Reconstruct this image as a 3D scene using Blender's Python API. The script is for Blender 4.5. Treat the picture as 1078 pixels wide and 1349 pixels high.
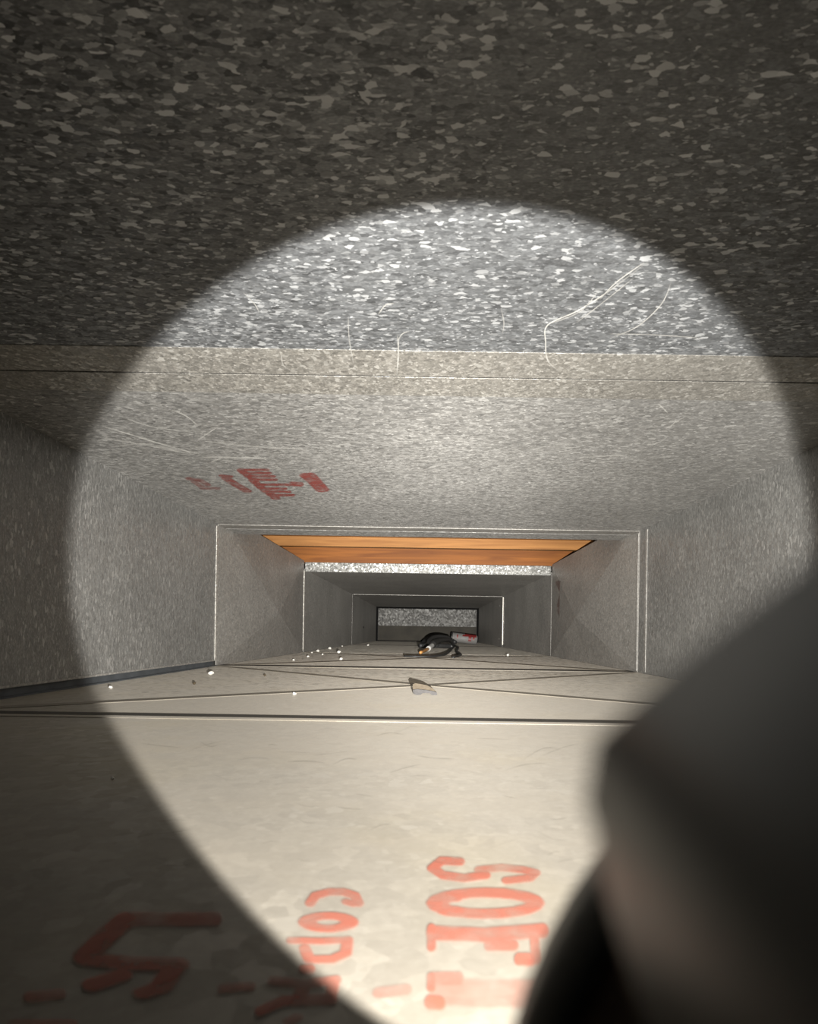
import bpy, bmesh, math, random
from math import sin, cos, pi, radians
from mathutils import Vector, Matrix, noise

for o in list(bpy.data.objects):
    bpy.data.objects.remove(o)
S = bpy.context.scene
C = S.collection
random.seed(7)

# ------------------------------------------------------------ camera
FPX, PX, PY, ROLL = 800.0, 563.0, 834.0, radians(0.9)      # focal length and vanishing point in the 1078x1349 frame
CAM_Z = 0.052                                              # lens height above the duct floor
cd = bpy.data.cameras.new('camera')
cam = bpy.data.objects.new('camera', cd)
C.objects.link(cam)
S.camera = cam
cam.matrix_world = Matrix.Translation((0, 0, CAM_Z)) @ Matrix.Rotation(pi / 2, 4, 'X') @ Matrix.Rotation(ROLL, 4, 'Z')
cd.sensor_fit = 'AUTO'
cd.sensor_width = 36
cd.lens = 36 * FPX / 1349
cd.shift_x = -(PX - 539) / 1349
cd.shift_y = (PY - 674.5) / 1349
cd.clip_start = 0.0005
cd.clip_end = 50
cd.dof.use_dof = True
cd.dof.focus_distance = 0.75
cd.dof.aperture_fstop = 36.0

# ------------------------------------------------------------ world, exposure, lights
w = bpy.data.worlds.new('world')
S.world = w
w.use_nodes = True
w.node_tree.nodes['Background'].inputs[0].default_value = (0.5, 0.55, 0.6, 1)
w.node_tree.nodes['Background'].inputs[1].default_value = 0.003
S.view_settings.view_transform = 'Standard'
S.view_settings.look = 'None'
S.view_settings.gamma = 1
S.view_settings.use_curve_mapping = False
S.view_settings.exposure = 0.0

BEAM_AXIS = Vector((-0.0111, 1.0, 0.1141)).normalized()
LAMP = Vector((0.0181, -0.0055, CAM_Z - 0.0176))           # the bulb deep inside the flashlight's reflector


def aim(o, d):
    o.rotation_euler = d.to_track_quat('-Z', 'Y').to_euler()


BEAM_W, SPILL_W = 92.0, 0.0020
ld = bpy.data.lights.new('flashlight_beam', 'SPOT')
ld.energy = BEAM_W
ld.color = (1.0, 0.968, 0.91)
ld.spot_size = radians(63.6)
ld.spot_blend = 0.09
ld.shadow_soft_size = 0.0006
ld.use_nodes = True
nt = ld.node_tree
em = nt.nodes['Emission']
fo = nt.nodes.new('ShaderNodeLightFalloff')
fo.inputs['Strength'].default_value = 1.0
tc = nt.nodes.new('ShaderNodeTexCoord')
sx = nt.nodes.new('ShaderNodeSeparateXYZ')
ab = nt.nodes.new('ShaderNodeMath'); ab.operation = 'ABSOLUTE'
mr = nt.nodes.new('ShaderNodeMapRange')
mr.inputs[1].default_value = 0.84; mr.inputs[2].default_value = 1.0
cr = nt.nodes.new('ShaderNodeFloatCurve')
cv = cr.mapping.curves[0]
for (deg, v) in ((31, .47), (28, .47), (24, .5), (20, .6), (15, .85), (11, 1.15), (8, 1.4), (5, 1.45)):
    p = cv.points.new((math.cos(radians(deg)) - .84) / .16, v)
cv.points[0].location = (0, .46)
cv.points[-1].location = (1, 1.45)
cr.mapping.use_clip = False
cr.mapping.update()
mu = nt.nodes.new('ShaderNodeMath'); mu.operation = 'MULTIPLY'
nt.links.new(tc.outputs['Normal'], sx.inputs[0])
nt.links.new(sx.outputs['Z'], ab.inputs[0])
nt.links.new(ab.outputs[0], mr.inputs[0])
nt.links.new(mr.outputs[0], cr.inputs['Value'])
nt.links.new(cr.outputs[0], mu.inputs[0])
nt.links.new(fo.outputs['Linear'], mu.inputs[1])
nt.links.new(mu.outputs[0], em.inputs['Strength'])
lo = bpy.data.objects.new('flashlight_beam', ld)
lo.location = LAMP
aim(lo, BEAM_AXIS)
C.objects.link(lo)

ad = bpy.data.lights.new('flashlight_spill', 'AREA')      # the soft spill leaving the lens of the flashlight
ad.shape = 'DISK'; ad.size = 0.022
ad.energy = SPILL_W
ad.color = (1.0, 0.98, 0.91)
ao = bpy.data.objects.new('flashlight_spill', ad)
ao.location = LAMP + BEAM_AXIS * 0.0262
aim(ao, BEAM_AXIS)
C.objects.link(ao)

# ------------------------------------------------------------ duct dimensions (metres)
HW = 0.305                     # half width
HC = CAM_Z + 0.1525            # ceiling height
Y0, Y1, Y2, Y2B, Y3, Y4, Y5 = -0.12, 0.361, 0.878, 0.960, 1.497, 2.46, 3.62
TH = 0.0012                    # sheet thickness


def ray(px, py):
    x, y = (px - PX) / FPX, -(py - PY) / FPX
    c, s = cos(ROLL), sin(ROLL)
    return Vector((x * c - y * s, 1.0, x * s + y * c))


def to_px(v):
    x, z = v[0] / v[1], (v[2] - CAM_Z) / v[1]
    c, s = cos(ROLL), sin(ROLL)
    return (x * c + z * s) * FPX + PX, -(-x * s + z * c) * FPX + PY


def on_floor(px, py, z=0.0):
    d = ray(px, py)
    return Vector((0, 0, CAM_Z)) + d * ((z - CAM_Z) / d.z)


def on_ceiling(px, py, z=None):
    d = ray(px, py)
    return Vector((0, 0, CAM_Z)) + d * (((HC if z is None else z) - CAM_Z) / d.z)


def on_side(px, py, x):
    d = ray(px, py)
    return Vector((0, 0, CAM_Z)) + d * (x / d.x)


def at_depth(px, py, y):
    return Vector((0, 0, CAM_Z)) + ray(px, py) * y


# ------------------------------------------------------------ materials
def new_mat(name):
    m = bpy.data.materials.new(name)
    m.use_nodes = True
    t = m.node_tree
    return m, t, t.nodes, t.links, t.nodes['Principled BSDF']


def ramp(n, stops):
    r = n.new('ShaderNodeValToRGB')
    while len(r.color_ramp.elements) < len(stops):
        r.color_ramp.elements.new(0.5)
    for e, (p, c) in zip(r.color_ramp.elements, stops):
        e.position = p
        e.color = (c, c, c, 1) if not isinstance(c, tuple) else (*c, 1)
    return r


def mixc(n, l, fac, a, b, mode='MIX'):
    m = n.new('ShaderNodeMix'); m.data_type = 'RGBA'; m.blend_type = mode
    for sock, v in ((m.inputs[0], fac), (m.inputs[6], a), (m.inputs[7], b)):
        if hasattr(v, 'type') and hasattr(v, 'links'):
            l.new(v, sock)
        else:
            sock.default_value = v if not isinstance(v, tuple) else (*v, 1)
    return m.outputs[2]


def galvanised(name, dark, mid, flake, scale=270, flake_amount=0.10, tilt=0.22, metallic=0.55, rough=0.42,
               stretch=(1, 1, 1), dust=None, dust_amt=0.0, stain=None, sheen=0.0, bump=.25):
    """zinc coated sheet: irregular crystals, each with its own tone and its own slight tilt"""
    m, t, n, l, b = new_mat(name)
    tc = n.new('ShaderNodeTexCoord')
    mp = n.new('ShaderNodeMapping'); mp.inputs['Scale'].default_value = stretch
    l.new(tc.outputs['Object'], mp.inputs[0])
    nz = n.new('ShaderNodeTexNoise'); nz.inputs['Scale'].default_value = scale * 0.9; nz.inputs['Detail'].default_value = 2
    l.new(mp.outputs[0], nz.inputs['Vector'])
    va = n.new('ShaderNodeVectorMath'); va.operation = 'MULTIPLY_ADD'
    va.inputs[1].default_value = (0.9 / scale,) * 3
    l.new(nz.outputs['Color'], va.inputs[0]); l.new(mp.outputs[0], va.inputs[2])
    vo = n.new('ShaderNodeTexVoronoi'); vo.inputs['Scale'].default_value = scale
    l.new(va.outputs[0], vo.inputs['Vector'])
    sep = n.new('ShaderNodeSeparateColor')
    l.new(vo.outputs['Color'], sep.inputs[0])
    r1 = ramp(n, [(0.0, dark), (0.55, mid), (1.0, tuple(min(1, x * 1.18) for x in mid))])
    l.new(sep.outputs[0], r1.inputs[0])
    # a second, finer grain
    vo2 = n.new('ShaderNodeTexNoise'); vo2.inputs['Scale'].default_value = scale * 2.2; vo2.inputs['Detail'].default_value = 3
    l.new(mp.outputs[0], vo2.inputs['Vector'])
    r2 = ramp(n, [(0.35, 0.72), (0.62, 1.0), (0.75, 1.25)])
    l.new(vo2.outputs[0], r2.inputs[0])
    col = mixc(n, l, 1.0, r1.outputs[0], r2.outputs[0], 'MULTIPLY')
    # rare bright crystals, gathered in drifting patches
    pn = n.new('ShaderNodeTexNoise'); pn.inputs['Scale'].default_value = 22
    l.new(tc.outputs['Object'], pn.inputs['Vector'])
    ad_ = n.new('ShaderNodeMath'); ad_.operation = 'MULTIPLY_ADD'; ad_.inputs[1].default_value = 0.25; 
    l.new(pn.outputs[0], ad_.inputs[0]); l.new(sep.outputs[1], ad_.inputs[2])
    th = 1.125 - flake_amount
    r3 = ramp(n, [(0.0, 0.0), (1.0, 1.0)])
    mr_ = n.new('ShaderNodeMapRange'); mr_.inputs[1].default_value = th - .03; mr_.inputs[2].default_value = th + .05
    l.new(ad_.outputs[0], mr_.inputs[0])
    col = mixc(n, l, mr_.outputs[0], col, flake)
    # fine needles between the crystals
    v3 = n.new('ShaderNodeTexVoronoi'); v3.inputs['Scale'].default_value = scale * 2.3
    l.new(va.outputs[0], v3.inputs['Vector'])
    sp3 = n.new('ShaderNodeSeparateColor'); l.new(v3.outputs['Color'], sp3.inputs[0])
    m3 = n.new('ShaderNodeMapRange'); m3.inputs[1].default_value = .98 - flake_amount * 1.3; m3.inputs[2].default_value = 1.0; m3.inputs[4].default_value = .75
    l.new(sp3.outputs[0], m3.inputs[0])
    col = mixc(n, l, m3.outputs[0], col, flake)
    # broad tonal drift
    bn = n.new('ShaderNodeTexNoise'); bn.inputs['Scale'].default_value = 7; bn.inputs['Detail'].default_value = 4
    l.new(tc.outputs['Object'], bn.inputs['Vector'])
    r4 = ramp(n, [(0.3, 0.86), (0.7, 1.1)])
    l.new(bn.outputs[0], r4.inputs[0])
    col = mixc(n, l, 1.0, col, r4.outputs[0], 'MULTIPLY')
    if dust:
        dn = n.new('ShaderNodeTexNoise'); dn.inputs['Scale'].default_value = 16; dn.inputs['Detail'].default_value = 6
        dmp = n.new('ShaderNodeMapping'); dmp.inputs['Scale'].default_value = (0.35, 1.6, 1)
        l.new(tc.outputs['Object'], dmp.inputs[0]); l.new(dmp.outputs[0], dn.inputs['Vector'])
        r5 = ramp(n, [(0.3, max(0, dust_amt - .22)), (0.7, min(1, dust_amt + .12))])
        l.new(dn.outputs[0], r5.inputs[0])
        dcol = mixc(n, l, 0.5, dust, dust)
        if stain:
            sn = n.new('ShaderNodeTexNoise'); sn.inputs['Scale'].default_value = 11; sn.inputs['Detail'].default_value = 3
            l.new(tc.outputs['Object'], sn.inputs['Vector'])
            r6 = ramp(n, [(0.5, 0.0), (0.72, 0.75)])
            l.new(sn.outputs[0], r6.inputs[0])
            dcol = mixc(n, l, r6.outputs[0], dust, stain)
        col = mixc(n, l, r5.outputs[0], col, dcol)
    l.new(col, b.inputs['Base Color'])
    b.inputs['Sheen Weight'].default_value = sheen; b.inputs['Sheen Roughness'].default_value = .35
    b.inputs['Sheen Tint'].default_value = (1, .93, .82, 1)
    mx = n.new('ShaderNodeMath'); mx.operation = 'MAXIMUM'
    l.new(mr_.outputs[0], mx.inputs[0]); l.new(m3.outputs[0], mx.inputs[1])
    mm_ = n.new('ShaderNodeMapRange'); mm_.inputs[3].default_value = metallic; mm_.inputs[4].default_value = metallic * .3
    l.new(mx.outputs[0], mm_.inputs[0]); l.new(mm_.outputs[0], b.inputs['Metallic'])
    rr = n.new('ShaderNodeMapRange'); rr.inputs[3].default_value = rough - .08; rr.inputs[4].default_value = rough + .14
    l.new(sep.outputs[2], rr.inputs[0]); l.new(rr.outputs[0], b.inputs['Roughness'])
    # per crystal tilt of the normal
    ge = n.new('ShaderNodeNewGeometry')
    s1 = n.new('ShaderNodeVectorMath'); s1.operation = 'SUBTRACT'; s1.inputs[1].default_value = (.5, .5, .5)
    l.new(vo.outputs['Color'], s1.inputs[0])
    s2 = n.new('ShaderNodeVectorMath'); s2.operation = 'MULTIPLY_ADD'; s2.inputs[1].default_value = (tilt,) * 3
    bp = n.new('ShaderNodeBump'); bp.inputs['Strength'].default_value = bump; bp.inputs['Distance'].default_value = 0.0012
    bb = n.new('ShaderNodeTexNoise'); bb.inputs['Scale'].default_value = 40; bb.inputs['Detail'].default_value = 3
    l.new(tc.outputs['Object'], bb.inputs['Vector']); l.new(bb.outputs[0], bp.inputs['Height'])
    l.new(s1.outputs[0], s2.inputs[0]); l.new(bp.outputs[0], s2.inputs[2])
    s3 = n.new('ShaderNodeVectorMath'); s3.operation = 'NORMALIZE'
    l.new(s2.outputs[0], s3.inputs[0]); l.new(s3.outputs[0], b.inputs['Normal'])
    return m


def plain(name, colr, rough=0.5, metallic=0.0, var=0.15, scale=60, bump=0.1, spec=0.5):
    m, t, n, l, b = new_mat(name)
    tc = n.new('ShaderNodeTexCoord')
    nz = n.new('ShaderNodeTexNoise'); nz.inputs['Scale'].default_value = scale; nz.inputs['Detail'].default_value = 4
    l.new(tc.outputs['Object'], nz.inputs['Vector'])
    r = ramp(n, [(0.25, tuple(c * (1 - var) for c in colr)), (0.75, tuple(min(1, c * (1 + var)) for c in colr))])
    l.new(nz.outputs[0], r.inputs[0]); l.new(r.outputs[0], b.inputs['Base Color'])
    b.inputs['Roughness'].default_value = rough
    b.inputs['Metallic'].default_value = metallic
    b.inputs['Specular IOR Level'].default_value = spec
    if bump:
        bp = n.new('ShaderNodeBump'); bp.inputs['Strength'].default_value = bump; bp.inputs['Distance'].default_value = 0.001
        l.new(nz.outputs[0], bp.inputs['Height']); l.new(bp.outputs[0], b.inputs['Normal'])
    return m


def wood(name, c1, c2, scale=1.0):
    m, t, n, l, b = new_mat(name)
    tc = n.new('ShaderNodeTexCoord')
    mp = n.new('ShaderNodeMapping'); mp.inputs['Scale'].default_value = (3 * scale, 60 * scale, 60 * scale)
    l.new(tc.outputs['Object'], mp.inputs[0])
    nz = n.new('ShaderNodeTexNoise'); nz.inputs['Scale'].default_value = 1.6; nz.inputs['Detail'].default_value = 5
    nz.inputs['Distortion'].default_value = 1.2
    l.new(mp.outputs[0], nz.inputs['Vector'])
    r = ramp(n, [(0.3, c1), (0.52, c2), (0.7, tuple(min(1, c * 1.25) for c in c2))])
    l.new(nz.outputs[0], r.inputs[0]); l.new(r.outputs[0], b.inputs['Base Color'])
    b.inputs['Roughness'].default_value = 0.6
    b.inputs['Specular IOR Level'].default_value = 0.2
    return m


def ink(name, colr, strength=1.0):
    """printed ink: opacity comes from the ink attribute of the print, broken up by wear"""
    m, t, n, l, b = new_mat(name)
    at = n.new('ShaderNodeAttribute'); at.attribute_name = 'ink'
    tc = n.new('ShaderNodeTexCoord')
    nz = n.new('ShaderNodeTexNoise'); nz.inputs['Scale'].default_value = 160; nz.inputs['Detail'].default_value = 4
    l.new(tc.outputs['Object'], nz.inputs['Vector'])
    r = ramp(n, [(0.3, 0.45 * strength), (0.6, strength)])
    l.new(nz.outputs[0], r.inputs[0])
    mm = n.new('ShaderNodeMath'); mm.operation = 'MULTIPLY'
    l.new(at.outputs['Fac'], mm.inputs[0]); l.new(r.outputs[0], mm.inputs[1])
    l.new(mm.outputs[0], b.inputs['Alpha'])
    b.inputs['Base Color'].default_value = (*colr, 1)
    b.inputs['Roughness'].default_value = 0.7
    return m


M = {}
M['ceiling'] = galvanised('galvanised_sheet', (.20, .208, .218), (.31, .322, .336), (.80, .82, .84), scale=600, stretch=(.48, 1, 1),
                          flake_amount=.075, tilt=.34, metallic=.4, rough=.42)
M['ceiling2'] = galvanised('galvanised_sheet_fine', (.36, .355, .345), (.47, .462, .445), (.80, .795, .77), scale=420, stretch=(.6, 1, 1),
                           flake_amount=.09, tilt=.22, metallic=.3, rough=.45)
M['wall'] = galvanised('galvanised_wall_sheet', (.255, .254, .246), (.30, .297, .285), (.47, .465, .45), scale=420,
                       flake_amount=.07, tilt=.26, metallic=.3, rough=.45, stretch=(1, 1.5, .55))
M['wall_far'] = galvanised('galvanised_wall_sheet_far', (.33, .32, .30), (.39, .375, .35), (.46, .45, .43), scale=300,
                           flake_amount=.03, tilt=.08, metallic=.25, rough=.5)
M['floor'] = galvanised('dusty_floor_sheet', (.28, .27, .245), (.34, .325, .29), (.42, .41, .38), scale=200,
                        flake_amount=.03, tilt=.05, metallic=.15, rough=.5, dust=(.325, .29, .237), dust_amt=.8,
                        stain=(.345, .29, .185), sheen=.12, bump=.07)
M['cleat'] = galvanised('seam_strip_zinc', (.43, .412, .378), (.52, .498, .455), (.80, .78, .73), scale=420,
                        flake_amount=.07, tilt=.25, metallic=.4, rough=.42)
M['edge'] = plain('bright_cut_edge', (.5, .48, .44), rough=.35, metallic=.5, var=.1)
M['flange'] = galvanised('bright_flange_zinc', (.11, .11, .105), (.15, .15, .14), (.27, .27, .26), scale=300,
                         flake_amount=.25, tilt=.25, metallic=.3, rough=.4)
M['gap'] = plain('dark_seam_gap', (.035, .034, .032), rough=.8, var=.2)
M['seam_shade'] = plain('dark_seam_shade', (.055, .048, .038), rough=.8, var=.25, scale=30)
M['shade_frame'] = plain('black_gap_shade', (.006, .006, .006), rough=.95, var=.2, spec=.05)
M['crease'] = plain('dusty_crease', (.225, .20, .163), rough=.7, var=.15, scale=30)
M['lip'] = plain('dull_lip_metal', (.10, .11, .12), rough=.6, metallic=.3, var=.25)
M['wood_light'] = wood('subfloor_pine', (.20, .085, .024), (.27, .125, .038))
M['wood_dark'] = wood('joist_pine', (.135, .043, .008), (.19, .066, .012))
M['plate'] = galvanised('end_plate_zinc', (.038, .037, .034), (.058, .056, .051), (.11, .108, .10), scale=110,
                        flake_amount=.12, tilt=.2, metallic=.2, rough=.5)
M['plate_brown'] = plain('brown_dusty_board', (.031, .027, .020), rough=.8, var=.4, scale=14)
M['black'] = plain('black_rubber', (.018, .018, .018), rough=.38, var=.2, scale=200, spec=.6)
M['torch'] = plain('black_anodised_metal', (.15, .15, .14), rough=.42, metallic=.2, var=.1, scale=90, bump=.03)
M['torch_reflection'] = plain('brown_reflection_metal', (.22, .15, .11), rough=.45, metallic=.4, var=.15, scale=120, bump=.03)  # tan reflection of the floor, put into the colour of the head
M['reflector'] = plain('mirror_reflector', (.9, .9, .9), rough=.1, metallic=1, var=.02, bump=0)
M['copper'] = plain('copper_tip', (.6, .3, .1), rough=.35, metallic=.2, var=.1)
M['steel'] = plain('polished_steel', (.6, .6, .58), rough=.3, metallic=.1, var=.05)
M['cable'] = plain('black_cable', (.03, .03, .03), rough=.5, var=.2)
M['white'] = plain('white_paper_label', (.16, .155, .15), rough=.6, var=.08)
M['red'] = plain('red_label_print', (.14, .012, .012), rough=.5, var=.1)
M['crumb'] = plain('white_plaster_crumb', (.75, .73, .68), rough=.9, var=.05, bump=.3)
M['crumb_dark'] = plain('brown_dirt_crumb', (.08, .06, .035), rough=.9, var=.2)
M['scrap'] = plain('tarnished_scrap_metal', (.035, .032, .032), rough=.7, metallic=.1, var=.4, scale=300)
M['scrap_tan'] = plain('tan_scrap_metal', (.16, .13, .095), rough=.6, metallic=.2, var=.2, scale=300)
M['ink_floor'] = ink('red_stamp_ink', (.50, .13, .08), .72)
M['ink_ceiling'] = ink('red_stamp_ink_ceiling', (.36, .06, .045), .75)
M['ink_wall'] = ink('brown_red_stamp_ink', (.13, .045, .03), .6)
M['scratch'] = ink('bright_scratch', (.85, .84, .80), .9)
M['hair'] = ink('dark_scuff', (.15, .135, .11), .3)


# ------------------------------------------------------------ helpers
def obj(name, verts, faces, mat, parent=None, smooth=False, loc=None):
    me = bpy.data.meshes.new(name)
    if loc is not None:
        verts = [Vector(v) - Vector(loc) for v in verts]
    me.from_pydata([tuple(v) for v in verts], [], faces)
    me.materials.append(mat)
    me.update()
    bm = bmesh.new(); bm.from_mesh(me)
    bmesh.ops.recalc_face_normals(bm, faces=bm.faces)
    bm.to_mesh(me); bm.free()
    if smooth:
        for p in me.polygons:
            p.use_smooth = True
    o = bpy.data.objects.new(name, me)
    C.objects.link(o)
    if parent is not None:
        o.parent = parent
    elif loc is not None:
        o.location = loc
    return o


def empty(name, loc=(0, 0, 0), **kw):
    o = bpy.data.objects.new(name, None)
    o.empty_display_size = 0.01
    o.location = loc
    C.objects.link(o)
    for k, v in kw.items():
        o[k] = v
    return o


def box(x0, x1, y0, y1, z0, z1):
    v = [(x, y, z) for x in (x0, x1) for y in (y0, y1) for z in (z0, z1)]
    f = [(0, 1, 3, 2), (4, 6, 7, 5), (0, 4, 5, 1), (2, 3, 7, 6), (0, 2, 6, 4), (1, 5, 7, 3)]
    return v, f


def bevel_box(name, dims, mat, parent=None, bev=0.0004, seg=2):
    v, f = box(*dims)
    o = obj(name, v, f, mat, parent)
    bm = bmesh.new(); bm.from_mesh(o.data)
    bmesh.ops.bevel(bm, geom=bm.edges[:], offset=bev, segments=seg, affect='EDGES', profile=.5)
    bm.to_mesh(o.data); bm.free()
    return o


def sheet(name, c4, out, mat, parent, crease=0.0, apex=None, rim=0.0):
    """a sheet panel: four inner corners, outward direction, optional cross break with its centre pushed inwards"""
    c4 = [Vector(c) for c in c4]
    out = Vector(out)
    if crease:
        a = Vector(apex) if apex is not None else sum(c4, Vector()) / 4
        a = a - out * crease
        inner = c4 + [a]
        v = inner + [p + out * TH for p in inner]
        f = []
        for i in range(4):
            j = (i + 1) % 4
            f.append((i, j, 4)); f.append((5 + j, 5 + i, 9)); f.append((i, 5 + i, 5 + j, j))
    else:
        v = c4 + [p + out * TH for p in c4]
        f = [(0, 1, 2, 3), (7, 6, 5, 4)] + [(i, 4 + i, 4 + (i + 1) % 4, (i + 1) % 4) for i in range(4)]
    return obj(name, v, f, mat, parent)


# ------------------------------------------------------------ the duct
G = 0.0016                     # half of the joint between two lengths of duct
floor = empty('floor', kind='structure', label='dusty beige sheet metal floor of the duct with red stamped lettering')
ceiling = empty('ceiling', kind='structure', label='speckled galvanised sheet metal top of the duct')
wall_left = empty('wall_left', kind='structure', label='grey galvanised left side of the duct')
wall_right = empty('wall_right', kind='structure', label='grey galvanised right side of the duct')
wall_back = empty('wall_back', kind='structure', label='far end of the duct, speckled plate over brown board')


def floor_panel(y0, y1, crease=0.0, apex=None):
    return sheet('sheet_panel', [(-HW, y0 + G, 0), (HW, y0 + G, 0), (HW, y1 - G, 0), (-HW, y1 - G, 0)], (0, 0, -1),
                 M['floor'], floor, crease, apex)


floor_panel(Y0, Y1)
floor_panel(Y1, Y2, .0030, (0, .57, 0))
floor_panel(Y2, Y3, .0030, (0, 1.19, 0))
floor_panel(Y3, Y4)
floor_panel(Y4, Y5)
# seams of the floor: dark strips put in for the shade behind a raised hem
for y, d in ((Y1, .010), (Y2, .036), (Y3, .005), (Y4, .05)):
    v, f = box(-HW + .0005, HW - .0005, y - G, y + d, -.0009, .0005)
    obj('seam_shade_strip', v, f, M['seam_shade'], floor)
for y, hgt in ((Y1, .0010), (Y2, .0012), (Y3, .0014)):
    bevel_box('seam_hem', (-HW + .001, HW - .001, y - G - .0085, y - G - .0004, .0001, hgt * .45), M['floor'], floor, .00015)


def floor_height(x, y):
    """height of the cross broken floor sheets above their edges"""
    for y0, y1, ya, h in ((Y1, Y2, .57, .0030), (Y2, Y3, 1.19, .0030)):
        if y0 < y < y1:
            fy = (y - y0) / (ya - y0) if y < ya else (y1 - y) / (y1 - ya)
            return h * max(0, min(fy, (HW - abs(x)) / HW))
    return 0.0


def on_sheet(px, py):
    z = 0.0
    for _ in range(12):
        p = on_floor(px, py, z)
        z = .5 * z + .5 * floor_height(p.x, p.y)
    return on_floor(px, py, z)


# the bent ridges of the cross breaks
for y0, y1, ya, h, wd in ((Y1, Y2, .57, .0030, .0060), (Y2, Y3, 1.19, .0030, .012)):
    for sx_ in (-1, 1):
        for yc in (y0 + .004, y1 - .004):
            a_, b_ = Vector((sx_ * (HW - .002), yc, .0004)), Vector((0, ya, h + .0003))
            d_ = (b_ - a_).normalized(); nn_ = Vector((-d_.y, d_.x, 0)).normalized() * wd
            vs_ = [a_ - nn_, a_ + nn_, b_ + nn_, b_ - nn_]
            obj('crease', vs_ + [v_ - Vector((0, 0, .0009)) for v_ in vs_],
                [(0, 1, 2, 3), (7, 6, 5, 4), (0, 4, 5, 1), (1, 5, 6, 2), (2, 6, 7, 3), (3, 7, 4, 0)], M['crease'], floor)


def ceil_panel(y0, y1, mat, crease=0.0):
    return sheet('sheet_panel', [(-HW, y0 + G, HC), (HW, y0 + G, HC), (HW, y1 - G, HC), (-HW, y1 - G, HC)], (0, 0, 1),
                 mat, ceiling, crease)


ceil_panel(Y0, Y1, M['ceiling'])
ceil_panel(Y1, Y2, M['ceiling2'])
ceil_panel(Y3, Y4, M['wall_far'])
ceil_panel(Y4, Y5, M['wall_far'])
# flat slip strip on the nearest joint
bevel_box('seam_strip', (-HW + .001, HW - .001, .328, .3605, HC - .0003, HC - .0001), M['cleat'], ceiling, .00008)
bevel_box('seam_strip', (-HW + .001, HW - .001, .3612, .389, HC - .0006, HC - .0001), M['cleat'], ceiling, .00008)
v, f = box(-HW, HW, .3602, .3612, HC - .0004, HC + .0003)
obj('seam_gap', v, f, M['gap'], ceiling)
v, f = box(-HW, HW, .355, .367, HC + TH + .0001, HC + TH + .002)
obj('joint_backing', v, f, M['gap'], ceiling)
# hemmed edge where the top stops before the opening
bevel_box('seam_strip', (-HW + .001, HW - .001, Y2 - .001, Y2 + .030, HC - .0011, HC - .0001), M['wall_far'], ceiling, .0004)
bevel_box('seam_strip', (-HW + .001, HW - .001, Y2 + .032, Y2B, HC - .0010, HC + .0010), M['ceiling2'], ceiling, .0004)
# upturned flange where the top starts again, and its rolled lip
fl = bevel_box('flange', (-HW + .002, HW - .002, Y3 - .002, Y3 + .0015, HC - .006, HC + .0175), M['flange'], ceiling, .0010, 3)
for sx_ in (-1, 1):
    bevel_box('flange_tab', (sx_ * (HW - .008) - .004, sx_ * (HW - .008) + .004, Y3 - .0032, Y3 - .0018, HC - .006, HC + .016),
              M['flange'], ceiling, .0005)
bevel_box('seam_strip', (-HW + .004, HW - .004, Y4 - .012, Y4 + .004, HC - .0016, HC - .0001), M['wall_far'], ceiling, .0004)


def side_panels(s, root, apexz=.087):
    x = s * HW
    out = (s, 0, 0)
    zb = .0072 if s < 0 else 0.0003          # the left side stops short of the floor over a dark lip
    sheet('sheet_panel', [(x, Y0, zb), (x, Y2 - G, zb), (x, Y2 - G, HC), (x, Y0, HC)], out, M['wall'], root)
    HT = HC + .0205                           # the sides stand proud where the top is open
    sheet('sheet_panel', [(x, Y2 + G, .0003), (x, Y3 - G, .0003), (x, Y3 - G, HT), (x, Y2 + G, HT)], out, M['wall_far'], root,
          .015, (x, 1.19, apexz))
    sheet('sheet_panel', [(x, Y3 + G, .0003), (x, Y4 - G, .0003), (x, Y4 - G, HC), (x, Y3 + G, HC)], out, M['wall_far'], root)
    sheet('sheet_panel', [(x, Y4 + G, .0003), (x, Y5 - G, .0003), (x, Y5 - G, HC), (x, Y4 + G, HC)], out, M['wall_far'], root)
    for y in (Y2, Y3, Y4):
        v, f = box(x + s * TH, x + s * .004, y - .006, y + .006, 0, HC)
        obj('joint_backing', v, f, M['gap'], root)


side_panels(-1, wall_left)
side_panels(1, wall_right)
# drive cleats folded over the vertical joints
def cleat(s, y, wdt, prot, mat, root, z0=.002, z1=None):
    a, b = (s * (HW - prot), s * HW - s * .0001)
    return bevel_box('drive_cleat', (min(a, b), max(a, b), y - wdt, y + wdt, z0, z1 or HC - .003), mat, root, prot * .3)


cleat(-1, Y2 - .004, .0035, .0012, M['cleat'], wall_left, .0075)
cleat(-1, Y3 - .004, .005, .0020, M['cleat'], wall_left, .004)
cleat(1, Y2 - .030, .0035, .0012, M['wall_far'], wall_right)
cleat(1, Y2 + .006, .0040, .0012, M['wall_far'], wall_right)
cleat(1, Y4 - .010, .014, .0045, M['edge'], wall_right, .008)
for z in (.032, .172):
    c = Vector((HW - .0005, Y4 + .10, z))
    vs = [c + Vector((-.003, 0, 0))] + [c + Vector((0, .010 * cos(k * pi / 4), .0055 * sin(k * pi / 4))) for k in range(8)]
    obj('screw_head', vs, [(0, 1 + k, 1 + (k + 1) % 8) for k in range(8)] + [tuple(range(8, 0, -1))], M['edge'], wall_right)
# screw hole in the left side of the far length
c = Vector((-HW + .0008, 2.9, .075))
obj('screw_hole', [c + Vector((0, .022 * cos(k * pi / 5), .006 * sin(k * pi / 5))) for k in range(10)], [tuple(range(10))], M['gap'], wall_left)
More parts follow.
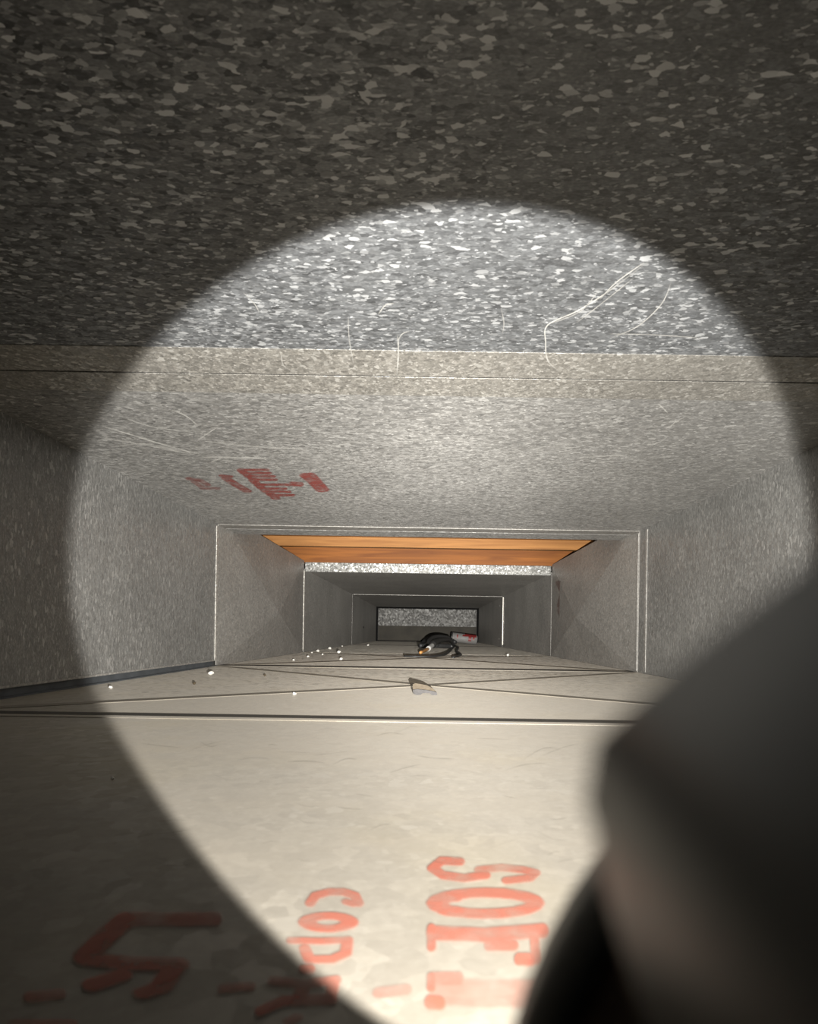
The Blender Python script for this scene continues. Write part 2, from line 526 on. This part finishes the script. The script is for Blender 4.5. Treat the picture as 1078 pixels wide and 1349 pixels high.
# lip under the left side
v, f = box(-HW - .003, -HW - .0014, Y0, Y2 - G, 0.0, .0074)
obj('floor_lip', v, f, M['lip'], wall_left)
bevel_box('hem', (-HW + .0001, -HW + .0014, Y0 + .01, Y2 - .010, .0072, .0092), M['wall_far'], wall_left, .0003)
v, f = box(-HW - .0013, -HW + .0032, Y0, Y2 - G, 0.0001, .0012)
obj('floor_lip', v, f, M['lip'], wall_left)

# far end: plates set back behind the last length black frame put in for the shadow line
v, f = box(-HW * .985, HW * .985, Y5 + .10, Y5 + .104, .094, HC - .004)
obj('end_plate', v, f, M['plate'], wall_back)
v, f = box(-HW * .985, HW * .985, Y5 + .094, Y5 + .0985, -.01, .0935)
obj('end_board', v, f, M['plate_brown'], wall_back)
gk = .009
for (xa, xb, za, zb_) in ((-HW, HW, HC - gk, HC), (-HW, HW, 0, .005), (-HW, -HW + gk, .0051, HC - gk - .0001), (HW - gk, HW, .0051, HC - gk - .0001)):
    v, f = box(xa, xb, Y5 + .002, Y5 + .012, za, zb_)
    obj('shade_frame', v, f, M['shade_frame'], wall_back)
v, f = box(-HW - .1, HW + .1, Y5 + .11, Y5 + .12, -.06, HC + .10)
obj('dark_backing', v, f, M['gap'], wall_back)

# wooden floor structure of the building above the opening
joist = empty('wooden_joist', (0, Y3 + .030, HC + .0185), category='joist',
              label='darker orange wooden joist directly behind the bright speckled metal flange')
v, f = box(-.46, .46, Y3 + .012, Y3 + .050, HC + .0185, HC + .0600)
o = obj('beam', [Vector(p) - joist.location for p in v], f, M['wood_dark'], joist)
blk = empty('wooden_crosspiece', (0, 1.37, HC + .0385), category='beam',
            label='lighter upper strip of orange wood across the opening, above the darker joist')
v, f = box(-.46, .46, 1.36, 1.38, HC + .0385, HC + .0600)
obj('beam', [Vector(p) - blk.location for p in v], f, M['wood_light'], blk)
sub = empty('subfloor_boards', (0, 1.25, HC + .0605), category='boards',
            label='wooden boards lying over the two orange beams above the opening')
edges = [.98, 1.13, 1.34, 1.56]
for a, b_ in zip(edges[:-1], edges[1:]):
    v, f = box(-.46, .46, a + .0006, b_ - .0006, HC + .0605, HC + .0785)
    obj('board', [Vector(p) - sub.location for p in v], f, M['wood_light'], sub)


# ------------------------------------------------------------ prints and scratches (flat marks on the sheets)
def seg_alpha(px, py, strokes):
    best = 0.0
    for pts, wx, wy, a in strokes:
        for (x0, y0), (x1, y1) in zip(pts[:-1], pts[1:]):
            ux, uy = (x1 - x0) / wx, (y1 - y0) / wy
            qx, qy = (px - x0) / wx, (py - y0) / wy
            L = ux * ux + uy * uy
            t = 0 if L == 0 else max(0, min(1, (qx * ux + qy * uy) / L))
            d = math.hypot(qx - t * ux, qy - t * uy)
            if d < 1.15:
                v = a * (1 if d < .85 else (1.15 - d) / .3)
                if v > best:
                    best = v
    return best


def print_mark(name, strokes, project, grid, mat, parent, label=None):
    """strokes are turned into a fine grid of ink cells lying on the sheet; project maps a photo pixel to the sheet"""
    xs = [p[0] for s_ in strokes for p in s_[0]]; ys = [p[1] for s_ in strokes for p in s_[0]]
    mx = max(s_[1] for s_ in strokes) * 1.3; my = max(s_[2] for s_ in strokes) * 1.3
    x0, x1, y0, y1 = min(xs) - mx, max(xs) + mx, min(ys) - my, max(ys) + my
    nx, ny = max(2, int((x1 - x0) / grid[0])), max(2, int((y1 - y0) / grid[1]))
    al = [[seg_alpha(x0 + (x1 - x0) * i / nx, y0 + (y1 - y0) * j / ny, strokes) for i in range(nx + 1)] for j in range(ny + 1)]
    idx, verts, inks, faces = {}, [], [], []
    def vid(i, j):
        if (i, j) not in idx:
            idx[(i, j)] = len(verts)
            verts.append(project(x0 + (x1 - x0) * i / nx, y0 + (y1 - y0) * j / ny)); inks.append(al[j][i])
        return idx[(i, j)]
    for j in range(ny):
        for i in range(nx):
            if max(al[j][i], al[j][i + 1], al[j + 1][i], al[j + 1][i + 1]) > 0:
                faces.append((vid(i, j), vid(i + 1, j), vid(i + 1, j + 1), vid(i, j + 1)))
    me = bpy.data.meshes.new(name)
    me.from_pydata([tuple(v) for v in verts], [], faces)
    at = me.attributes.new('ink', 'FLOAT', 'POINT')
    at.data.foreach_set('value', inks)
    me.materials.append(mat)
    o = bpy.data.objects.new(name, me); C.objects.link(o); o.parent = parent
    if label:
        o['label'] = label
    return o


def ell(cx, cy, rx, ry, n=20, a0=0, a1=360):
    return [(cx + rx * cos(radians(a0 + (a1 - a0) * k / n)), cy + ry * sin(radians(a0 + (a1 - a0) * k / n))) for k in range(n + 1)]


fl_ = lambda x, y: on_floor(x, y, .0003)
right_word = [
    ([(606, 1135), (582, 1134), (570, 1144), (584, 1153), (612, 1157), (640, 1153)], 7, 4.5, 1),
    ([(632, 1146), (662, 1143), (690, 1146), (706, 1150), (698, 1157), (668, 1160)], 7, 4, .8),
    (ell(640, 1190, 66, 14), 12, 5.5, .85), (ell(600, 1191, 20, 10, 8, 90, 270), 12, 6, .9),
    ([(569, 1224), (569, 1247)], 6, 6, .9), ([(569, 1229), (640, 1232), (716, 1226)], 7, 8, .8),
    ([(644, 1246), (678, 1246)], 6, 6, .7), ([(684, 1264), (700, 1264)], 6, 7, .9), ([(704, 1230), (706, 1262)], 6, 7, .7),
    ([(569, 1287), (569, 1302)], 6, 5, .85), ([(568, 1321), (580, 1322)], 8, 8, .95), ([(572, 1290), (606, 1290)], 6, 8, .55),
    ([(575, 1306), (640, 1310), (712, 1308)], 8, 15, .34)]
right_word = [(p, wx, wy * 1.22, a_) for p, wx, wy, a_ in right_word]
print_mark('red_stamp_word', right_word, fl_, (1.6, 1.3), M['ink_floor'], floor)
mid_word = [
    ([(473, 1190), (468, 1180), (452, 1175), (434, 1175), (416, 1180), (409, 1190)], 7, 5, .85), ([(456, 1188), (466, 1191)], 6, 4, .9),
    (ell(433, 1215, 28, 8.5), 12, 5, .9),
    ([(383, 1239), (425, 1240), (460, 1238)], 6, 4.5, .85), ([(458, 1242), (456, 1256), (438, 1264), (408, 1264), (402, 1250)], 8, 5.5, .85),
    ([(400, 1277), (410, 1277)], 6, 6, .9), ([(360, 1292), (400, 1296), (444, 1291)], 7, 6, .85),
    ([(342, 1332), (374, 1318), (438, 1316)], 7, 7, .9), ([(440, 1295), (436, 1314)], 8, 6, .8), ([(402, 1297), (392, 1316)], 9, 6, .85),
    ([(380, 1346), (392, 1340)], 8, 5, .9), ([(294, 1302), (330, 1299)], 7, 6, .85), ([(500, 1308), (535, 1304)], 9, 8, .4)]
print_mark('red_stamp_word', mid_word, fl_, (1.6, 1.3), M['ink_floor'], floor)
left_sign = [(p, wx * 1.15, wy * 1.15, a_) for p, wx, wy, a_ in [
    ([(284, 1210), (228, 1211), (166, 1210)], 7, 8, .75), ([(166, 1211), (145, 1228), (112, 1260)], 14, 9, .9),
    ([(112, 1263), (176, 1269), (236, 1270)], 12, 8, .9), ([(160, 1284), (122, 1297)], 13, 8, .9),
    ([(228, 1276), (212, 1300), (190, 1308)], 14, 7, .9), ([(40, 1313), (78, 1309)], 8, 6, .85), ([(20, 1350), (95, 1350)], 8, 6, .8)]]
print_mark('red_stamp_numeral', left_sign, fl_, (1.8, 1.4), M['ink_floor'], floor)

ce_ = lambda x, y: on_ceiling(x, y, HC - .0003)
def cs(pts): return [(230 + u * .204, 590 + v_ * .204) for u, v_ in pts]
ceil_stamp = [(cs([(90, 198), (170, 212), (215, 240)]), 4, 2, .6), (cs([(180, 262), (280, 262)]), 4, 1.6, .55), (cs([(120, 215), (190, 262)]), 4, 1.6, .5),
              (cs([(300, 180), (365, 186)]), 3, 1.6, .75), (cs([(330, 195), (400, 240), (470, 280)]), 6, 2.4, .8)]
for v_, u0, u1 in ((143, 420, 600), (164, 450, 615), (185, 480, 640), (206, 495, 655), (238, 530, 820), (264, 565, 715), (284, 595, 740), (306, 625, 765)):
    ceil_stamp.append((cs([(u0, v_), (u1, v_)]), 3, 1.6, .95))
    ceil_stamp.append((cs([(u0 + 10, v_), (u0 + 30, v_ + 20)]), 6, 2, .9))
ceil_stamp += [(cs([(760, 232), (815, 236)]), 4, 3, .9), (cs([(845, 178), (895, 215), (950, 272)]), 8, 3, .95), (cs([(880, 175), (965, 270)]), 7, 3, .9)]
print_mark('red_stamp_word', ceil_stamp, ce_, (1.1, .55), M['ink_ceiling'], ceiling)
wa_ = lambda x, y: on_side(x, y, HW - .0058)
print_mark('red_stamp_word', [([(736, 768), (742, 780), (738, 798)], 4, 3, .8), ([(743, 770), (745, 796)], 2, 3, .7), ([(737, 804), (741, 816)], 3, 3, .6), ([(741, 822), (742, 838)], 1.6, 3, .7)],
           wa_, (.8, 1.2), M['ink_wall'], wall_right)


def scratches(name, lines, project, mat, parent):
    """hair-thin scored lines, all in one part"""
    verts, faces, inks = [], [], []
    for pts, wpx, a in lines:
        # smooth the polyline
        P = [Vector((*p, 0)) for p in pts]
        Q = []
        for i in range(len(P) - 1):
            p0, p1, p2, p3 = P[max(i - 1, 0)], P[i], P[i + 1], P[min(i + 2, len(P) - 1)]
            for k in range(8):
                t = k / 8
                Q.append(.5 * ((2 * p1) + (p2 - p0) * t + (2 * p0 - 5 * p1 + 4 * p2 - p3) * t * t + (3 * p1 - p0 - 3 * p2 + p3) * t ** 3))
        Q.append(P[-1])
        n0 = len(verts)
        for i, q in enumerate(Q):
            d = (Q[min(i + 1, len(Q) - 1)] - Q[max(i - 1, 0)]).normalized()
            nn = Vector((-d.y, d.x, 0)) * wpx * .5
            fade = a * min(1, 4 * i / len(Q), 4 * (len(Q) - 1 - i) / len(Q) + .05)
            for s_ in (-1, 1):
                verts.append(project(q.x + nn.x * s_, q.y + nn.y * s_)); inks.append(fade)
            if i:
                k = n0 + 2 * i
                faces.append((k - 2, k - 1, k + 1, k))
    me = bpy.data.meshes.new(name)
    me.from_pydata([tuple(v) for v in verts], [], faces)
    at = me.attributes.new('ink', 'FLOAT', 'POINT'); at.data.foreach_set('value', inks)
    me.materials.append(mat)
    o = bpy.data.objects.new(name, me); C.objects.link(o); o.parent = parent
    o['kind'] = 'stuff'
    return o


ce2 = lambda x, y: on_ceiling(x, y, HC - .0007)
SL = [([(856, 343), (800, 385), (760, 410), (722, 428), (719, 450), (722, 475), (738, 490)], 1.6, 1),
      ([(850, 345), (812, 372), (790, 395)], 1.4, .9), ([(885, 370), (872, 400), (840, 430), (805, 445)], 1.3, .7),
      ([(720, 428), (765, 410), (790, 380)], 1.2, .6), ([(840, 362), (795, 398), (760, 425)], 1.2, .6),
      ([(524, 440), (525, 465), (523, 495)], 1.8, .8), ([(498, 415), (508, 402), (520, 400)], 1.6, .8), ([(459, 415), (460, 445), (466, 480)], 1.2, .6),
      ([(540, 436), (530, 440), (524, 450)], 1.4, .7), ([(320, 385), (335, 400), (342, 412)], 1.3, .6), ([(660, 405), (664, 425), (662, 440)], 1.2, .5),
      ([(800, 440), (860, 441), (930, 446)], 1.2, .6), ([(370, 462), (372, 478), (378, 486)], 1.2, .6), ([(748, 482), (770, 488), (790, 495)], 1.2, .6)]
SL2 = [([(130, 560), (170, 572), (230, 590), (270, 600)], 1.4, .9), ([(125, 575), (200, 588), (260, 600)], 1.3, .8), ([(150, 545), (200, 562), (260, 570)], 1.2, .7),
       ([(262, 602), (320, 603), (356, 604)], 1.8, .8), ([(275, 610), (285, 606), (295, 602)], 1.6, .7), ([(262, 580), (330, 588), (410, 592)], 1.3, .7),
       ([(258, 582), (272, 572), (288, 562)], 1.2, .8), ([(225, 540), (245, 548), (262, 562)], 1.3, .8), ([(140, 590), (190, 585), (250, 597)], 1.2, .6),
       ([(868, 533), (874, 538), (880, 544)], 1.5, .8), ([(855, 588), (870, 582), (880, 575)], 1.3, .6), ([(770, 603), (810, 600), (830, 601)], 1.1, .6),
       ([(880, 565), (890, 556), (905, 548)], 1.2, .6), ([(450, 530), (460, 534), (470, 540)], 1.2, .5), ([(300, 552), (340, 556), (390, 553)], 1.1, .5)]
scratches('scratches', SL, ce2, M['scratch'], ceiling)
scratches('scratches', SL2, lambda x, y: on_ceiling(x, y, HC - .0004), M['scratch'], ceiling)
rr = random.Random(3)
HL = []
for k in range(46):
    x, y = rr.uniform(170, 760), rr.uniform(968, 1150)
    a = rr.uniform(-.5, .5); Ln = rr.uniform(12, 60)
    HL.append(([(x, y), (x + Ln * .5, y + Ln * .5 * sin(a) + rr.uniform(-3, 3)), (x + Ln * cos(a), y + Ln * sin(a) * .6)], rr.uniform(.7, 1.2), rr.uniform(.3, .8)))
scratches('scuff_marks', HL, fl_, M['hair'], floor)


# ------------------------------------------------------------ flashlight at lower right, close to the lens
AX = BEAM_AXIS
U = AX.cross(Vector((0, 0, 1))).normalized()      # to the right
V = U.cross(AX).normalized()                      # up
torch_org = LAMP + AX * 0.0240
torch = empty('flashlight', torch_org, category='flashlight',
              label='blurred black flashlight held at lower right, close in front of the camera')


def lathe(name, prof, mat, seg=64, shape=None, closed=False):
    """prof: (distance along the beam from the front rim, radius)"""
    verts, faces = [], []
    for (a, r) in prof:
        for k in range(seg):
            th = 2 * pi * k / seg
            rr_ = min(r, shape(th, a)) if shape else r
            verts.append(AX * a + U * (rr_ * cos(th)) + V * (rr_ * sin(th)))
    n = len(prof)
    for i in range(n if closed else n - 1):
        i2 = (i + 1) % n
        for k in range(seg):
            k2 = (k + 1) % seg
            faces.append((i * seg + k, i * seg + k2, i2 * seg + k2, i2 * seg + k))
    o = obj(name, verts, faces, mat, torch, smooth=True)
    return o


RF = 0.0150
lathe('head', [(0.0, RF), (-.0006, RF + .0004), (-.0022, RF + .0003), (-.0034, RF - .0006), (-.0070, .0126), (-.0105, .0108),
               (-.0107, .0100), (-.0085, .0106), (-.0034, .0136), (-.0003, RF - .0002)], M['torch_reflection'], closed=True)
lathe('bezel_ring', [(.0006, RF - .0001), (.0004, RF + .0004), (-.0008, RF + .0006), (-.0022, RF + .0005), (-.0026, RF + .0002),
                     (-.0012, RF - .0001)], M['torch'], closed=True)
rfl = lathe('reflector', [(-.0008, .01465), (-.006, .0117), (-.0115, .0082), (-.016, .0054), (-.020, .0030), (-.0245, .0012)], M['reflector'])


def dcut(th, a):
    """round collar with one deep flat on its lower left side"""
    r = 1.0e3
    ang = (th - radians(197.9) + pi) % (2 * pi) - pi
    c = cos(ang)
    if c > .05:
        r = .0106 / c                                  # absolute distance of the flat from the axis
    return r


lathe('grip_collar', [(-.0076, .0112), (-.0066, .0199), (-.0071, .0208), (-.0083, .0213), (-.0165, .0213), (-.0185, .0206), (-.0195, .0130)],
      M['torch'], seg=160, shape=dcut)
lathe('barrel', [(-.018, .0130), (-.022, .0132), (-.024, .0128), (-.060, .0128), (-.095, .0128), (-.100, .0118), (-.1008, .0)], M['torch'])

# ------------------------------------------------------------ loose things on the floor
def tube(pts, rad, seg=8, sub=6, taper=None):
    P = [Vector(p) for p in pts]
    Q = []
    for i in range(len(P) - 1):
        p0, p1, p2, p3 = P[max(i - 1, 0)], P[i], P[i + 1], P[min(i + 2, len(P) - 1)]
        for k in range(sub):
            t = k / sub
            Q.append(.5 * ((2 * p1) + (p2 - p0) * t + (2 * p0 - 5 * p1 + 4 * p2 - p3) * t * t + (3 * p1 - p0 - 3 * p2 + p3) * t ** 3))
    Q.append(P[-1])
    verts, faces = [], []
    for i, q in enumerate(Q):
        d = (Q[min(i + 1, len(Q) - 1)] - Q[max(i - 1, 0)]).normalized()
        a = d.cross(Vector((0, 0, 1)))
        a = a.normalized() if a.length > 1e-4 else Vector((1, 0, 0))
        b_ = d.cross(a).normalized()
        r = rad * (taper(i / (len(Q) - 1)) if taper else 1)
        for k in range(seg):
            th = 2 * pi * k / seg
            verts.append(q + a * (r * cos(th)) + b_ * (r * sin(th)))
        if i:
            for k in range(seg):
                k2 = (k + 1) % seg
                faces.append(((i - 1) * seg + k, (i - 1) * seg + k2, i * seg + k2, i * seg + k))
    faces.append(tuple(range(seg))); faces.append(tuple(range(len(verts) - seg, len(verts))))
    return verts, faces


def fpt(px, py, z): return on_floor(px, py, z)


# cable with metal plug
cb_loc = on_floor(560, 864, 0)
cb = empty('black_cable', cb_loc, category='cable', label='tangled black cable with a shiny metal and copper plug on the duct floor')
def rel(vs): return [v_ - cb_loc for v_ in vs]
r1 = .0032
v, f = tube([fpt(533, 865, r1), fpt(550, 865.5, r1), fpt(572, 865, r1), fpt(588, 861, r1), fpt(596, 854, r1), fpt(598, 851, r1 * 1.5),
             fpt(604, 853, r1), fpt(601, 858, r1), fpt(607, 862, r1), fpt(604, 864, r1), fpt(597, 866.5, r1)], r1, 8, 6)
obj('cord', rel(v), f, M['cable'], cb, True)
a = at_depth(570.5, 849.5, 1.62); b1 = at_depth(564, 855, 1.54); b2 = at_depth(554, 862, 1.42)
b2.z = max(b2.z, .006)
v, f = tube([a, (a + b1) / 2, b1], .0062, 12, 2)
obj('plug_sleeve', rel(v), f, M['steel'], cb, True)
v, f = tube([b1, (b1 + b2) / 2, b2], .0044, 12, 3, lambda t: 1 - .25 * t)
obj('plug_tip', rel(v), f, M['copper'], cb, True)
a2 = at_depth(574, 846, 1.68)
v, f = tube([a, a2, at_depth(583, 843.5, 1.85), at_depth(592, 843.5, 2.0), at_depth(598, 850, 2.05)], .0095, 12, 5, lambda t: 1 - .45 * t)
obj('plug_handle', rel(v), f, M['black'], cb, True)
v, f = tube([at_depth(576, 849, 1.74), at_depth(566, 846, 1.80), at_depth(570, 841, 1.9), at_depth(580, 839, 2.0), at_depth(592, 841, 2.1)], .0075, 10, 5)
obj('cord', rel(v), f, M['cable'], cb, True)

# thicker loop of the same cable humped up behind the plug
v, f = tube([at_depth(556, 849.0, 2.6), at_depth(562, 843, 2.7), at_depth(574, 838.5, 2.8), at_depth(586, 839, 2.85), at_depth(594, 843, 2.8),
             at_depth(600, 846, 2.75)], .009, 10, 6)
obj('loop', rel(v), f, M['cable'], cb, True)
v, f = tube([fpt(553, 850.5, .008), fpt(566, 850.5, .008), fpt(584, 851, .008), fpt(597, 851.5, .008)], .008, 10, 5)
obj('loop', rel(v), f, M['cable'], cb, True)

# white can lying on its side, red print
cl = on_floor(611, 849.5, 0)
can = empty('white_tube', cl, category='can', label='white can with red print lying on its side at the far end of the duct')
cr_ = .0225
L0, L1 = -.060, .064
tilt_ = Matrix.Rotation(radians(6), 3, 'Y')
def can_lathe(name, prof, mat, arc=(0, 360), seg=28):
    vs, fs = [], []
    n = seg + 1 if arc != (0, 360) else seg
    for (x, r) in prof:
        for k in range(n):
            th = radians(arc[0] + (arc[1] - arc[0]) * k / seg)
            vs.append(tilt_ @ Vector((x, -r * cos(th), r * sin(th))) + Vector((0, 0, cr_ + .007)))
    for i in range(len(prof) - 1):
        for k in range(seg):
            k2 = k + 1 if arc != (0, 360) else (k + 1) % seg
            fs.append((i * n + k, i * n + k2, (i + 1) * n + k2, (i + 1) * n + k))
    return obj(name, vs, fs, mat, can, True)
can_lathe('body', [(L0, 0), (L0, cr_ * .8), (L0 + .004, cr_), (L1 - .006, cr_), (L1 - .001, cr_ * .75), (L1, 0)], M['white'])
for (x0, x1, a0, a1) in ((.002, .056, 28, 82), (.020, .034, -25, 30), (-.008, .010, 25, 50), (.040, .048, -5, 30), (-.034, -.028, -5, 40)):
    can_lathe('red_print', [(x0, cr_ + .0004), (x1, cr_ + .0004)], M['red'], (a0, a1), 8)
can_lathe('rim', [(L0 - .001, cr_ * .82), (L0 + .001, cr_ + .001), (L0 + .006, cr_ + .001), (L0 + .007, cr_ * .95)], M['black'])

# small curled metal scrap on the cross break
sc_loc = on_sheet(560, 915)
sc = empty('metal_scrap', sc_loc, category='scrap', label='small curled grey metal scrap in the middle of the duct floor')
def strip(name, path, width, mat, th=.0007):
    vs, fs = [], []
    for i, (x, z) in enumerate(path):
        d = Vector((path[min(i + 1, len(path) - 1)][0] - path[max(i - 1, 0)][0], path[min(i + 1, len(path) - 1)][1] - path[max(i - 1, 0)][1]))
        d.normalize(); nx, nz = -d.y * th / 2, d.x * th / 2
        for y in (-width / 2, width / 2):
            vs.append((x + nx, y + x * .25, z + nz)); vs.append((x - nx, y + x * .25, z - nz))
        if i:
            k = 4 * i
            for q in ((0, 2), (2, 3), (3, 1), (1, 0)):
                fs.append((k - 4 + q[0], k - 4 + q[1], k + q[1], k + q[0]))
    fs += [(0, 1, 3, 2), (4 * len(path) - 4, 4 * len(path) - 2, 4 * len(path) - 1, 4 * len(path) - 3)]
    return obj(name, vs, fs, mat, sc)
def plate(name, outline, y0, y1, mat, lean=0.0):
    n = len(outline)
    vs = [(x, y + z * lean, z * .8) for y in (y0, y1) for (x, z) in outline]
    fs = [tuple(range(n)), tuple(range(2 * n - 1, n - 1, -1))] + [(k, (k + 1) % n, n + (k + 1) % n, n + k) for k in range(n)]
    o = obj(name, vs, fs, mat, sc)
    return o


plate('bent_face', [(-.0094, .0012), (-.0098, .0052), (-.0060, .0058), (.0010, .0050), (.0072, .0040), (.0098, .0026), (.0100, .0004), (.0080, -.0002),
                    (.0052, .0002), (.0040, .0018), (-.0016, .0020), (-.0034, .0004), (-.0062, -.0002)], -.004, -.003, M['scrap'])
plate('top_fold', [(-.0100, .0050), (-.0102, .0092), (-.0085, .0104), (-.0040, .0098), (.0015, .0086), (.0062, .0062), (.0085, .0036), (.0060, .0036), (.0010, .0046), (-.0060, .0054)],
      -.003, -.0015, M['scrap_tan'], 1.2)

# crumbs
def crumb(px, py, rad, mat, label, group=None, zf=0.0, name='plaster_crumb', cat='crumb'):
    base = on_sheet(px, py)
    bm = bmesh.new()
    bmesh.ops.create_icosphere(bm, subdivisions=2, radius=rad)
    sd = random.uniform(0, 50)
    for vt in bm.verts:
        k = 1 + .45 * noise.noise(vt.co / rad * 1.1 + Vector((sd, 0, 0)))
        vt.co = Vector((vt.co.x * k, vt.co.y * k, vt.co.z * k * .8))
    zmin = min(v_.co.z for v_ in bm.verts)
    for vt in bm.verts:
        vt.co.z -= zmin
    me = bpy.data.meshes.new(name); bm.to_mesh(me); bm.free(); me.materials.append(mat)
    o = bpy.data.objects.new(name, me); C.objects.link(o); o.location = base
    o['label'] = label; o['category'] = cat
    if group:
        o['group'] = group
    return o


gl = 'crumbs in the scatter beyond the second floor seam'
for (x, y, r, lb) in (
        (437, 850, .0048, 'white crumb, left one of the touching pair at the back of the scatter'),
        (442.5, 850, .0048, 'white crumb, right one of the touching pair at the back of the scatter'),
        (435, 855.5, .0042, 'white crumb just in front of the touching pair of crumbs'),
        (419, 859, .0040, 'pale crumb near the left wall, halfway along the scatter'),
        (447, 861, .0044, 'largest bright crumb, in the right part of the scatter'),
        (449.5, 869.5, .0028, 'small white crumb nearest the camera at the right of the scatter'),
        (406, 866, .0024, 'small pale crumb at the left wall joint, leftmost of the scatter'),
        (425, 863, .0020, 'tiny pale crumb between the wall crumb and the largest crumb'),
        (411, 860.5, .0022, 'tiny pale crumb touching the foot of the left wall'),
        (451, 852, .0026, 'faint crumb right of the touching pair at the back of the scatter'),
        (387, 870.5, .0020, 'tiny faint crumb on the second floor seam, left of the scatter')):
    crumb(x, y, r, M['crumb'], lb, gl)
crumb(278, 889.5, .0027, M['crumb'], 'white crumb below the foot of the left wall joint')
crumb(217, 884.5, .0028, M['crumb'], 'white crumb against the dark lip of the left wall')
crumb(146, 907.5, .0017, M['crumb'], 'white crumb at the lit edge of the beam, below the left wall lip')
crumb(388, 915.5, .0014, M['crumb'], 'white crumb on the crease line left of the metal scrap')
crumb(485, 851, .0040, M['crumb'], 'pale crumb on the far floor left of the cable', zf=.001)
crumb(669, 864.5, .0032, M['crumb'], 'white crumb on the right half of the floor beyond the cable plug')
crumb(148, 1027, .0006, M['crumb'], 'tiny white crumb alone on the shaded near floor at left')
crumb(349, 891, .0014, M['crumb_dark'], 'dark brown crumb right of the left wall joint foot', name='dirt_crumb')
crumb(256, 902, .0016, M['crumb_dark'], 'flat dark brown crumb left of the white crumb by the wall joint', name='dirt_crumb')
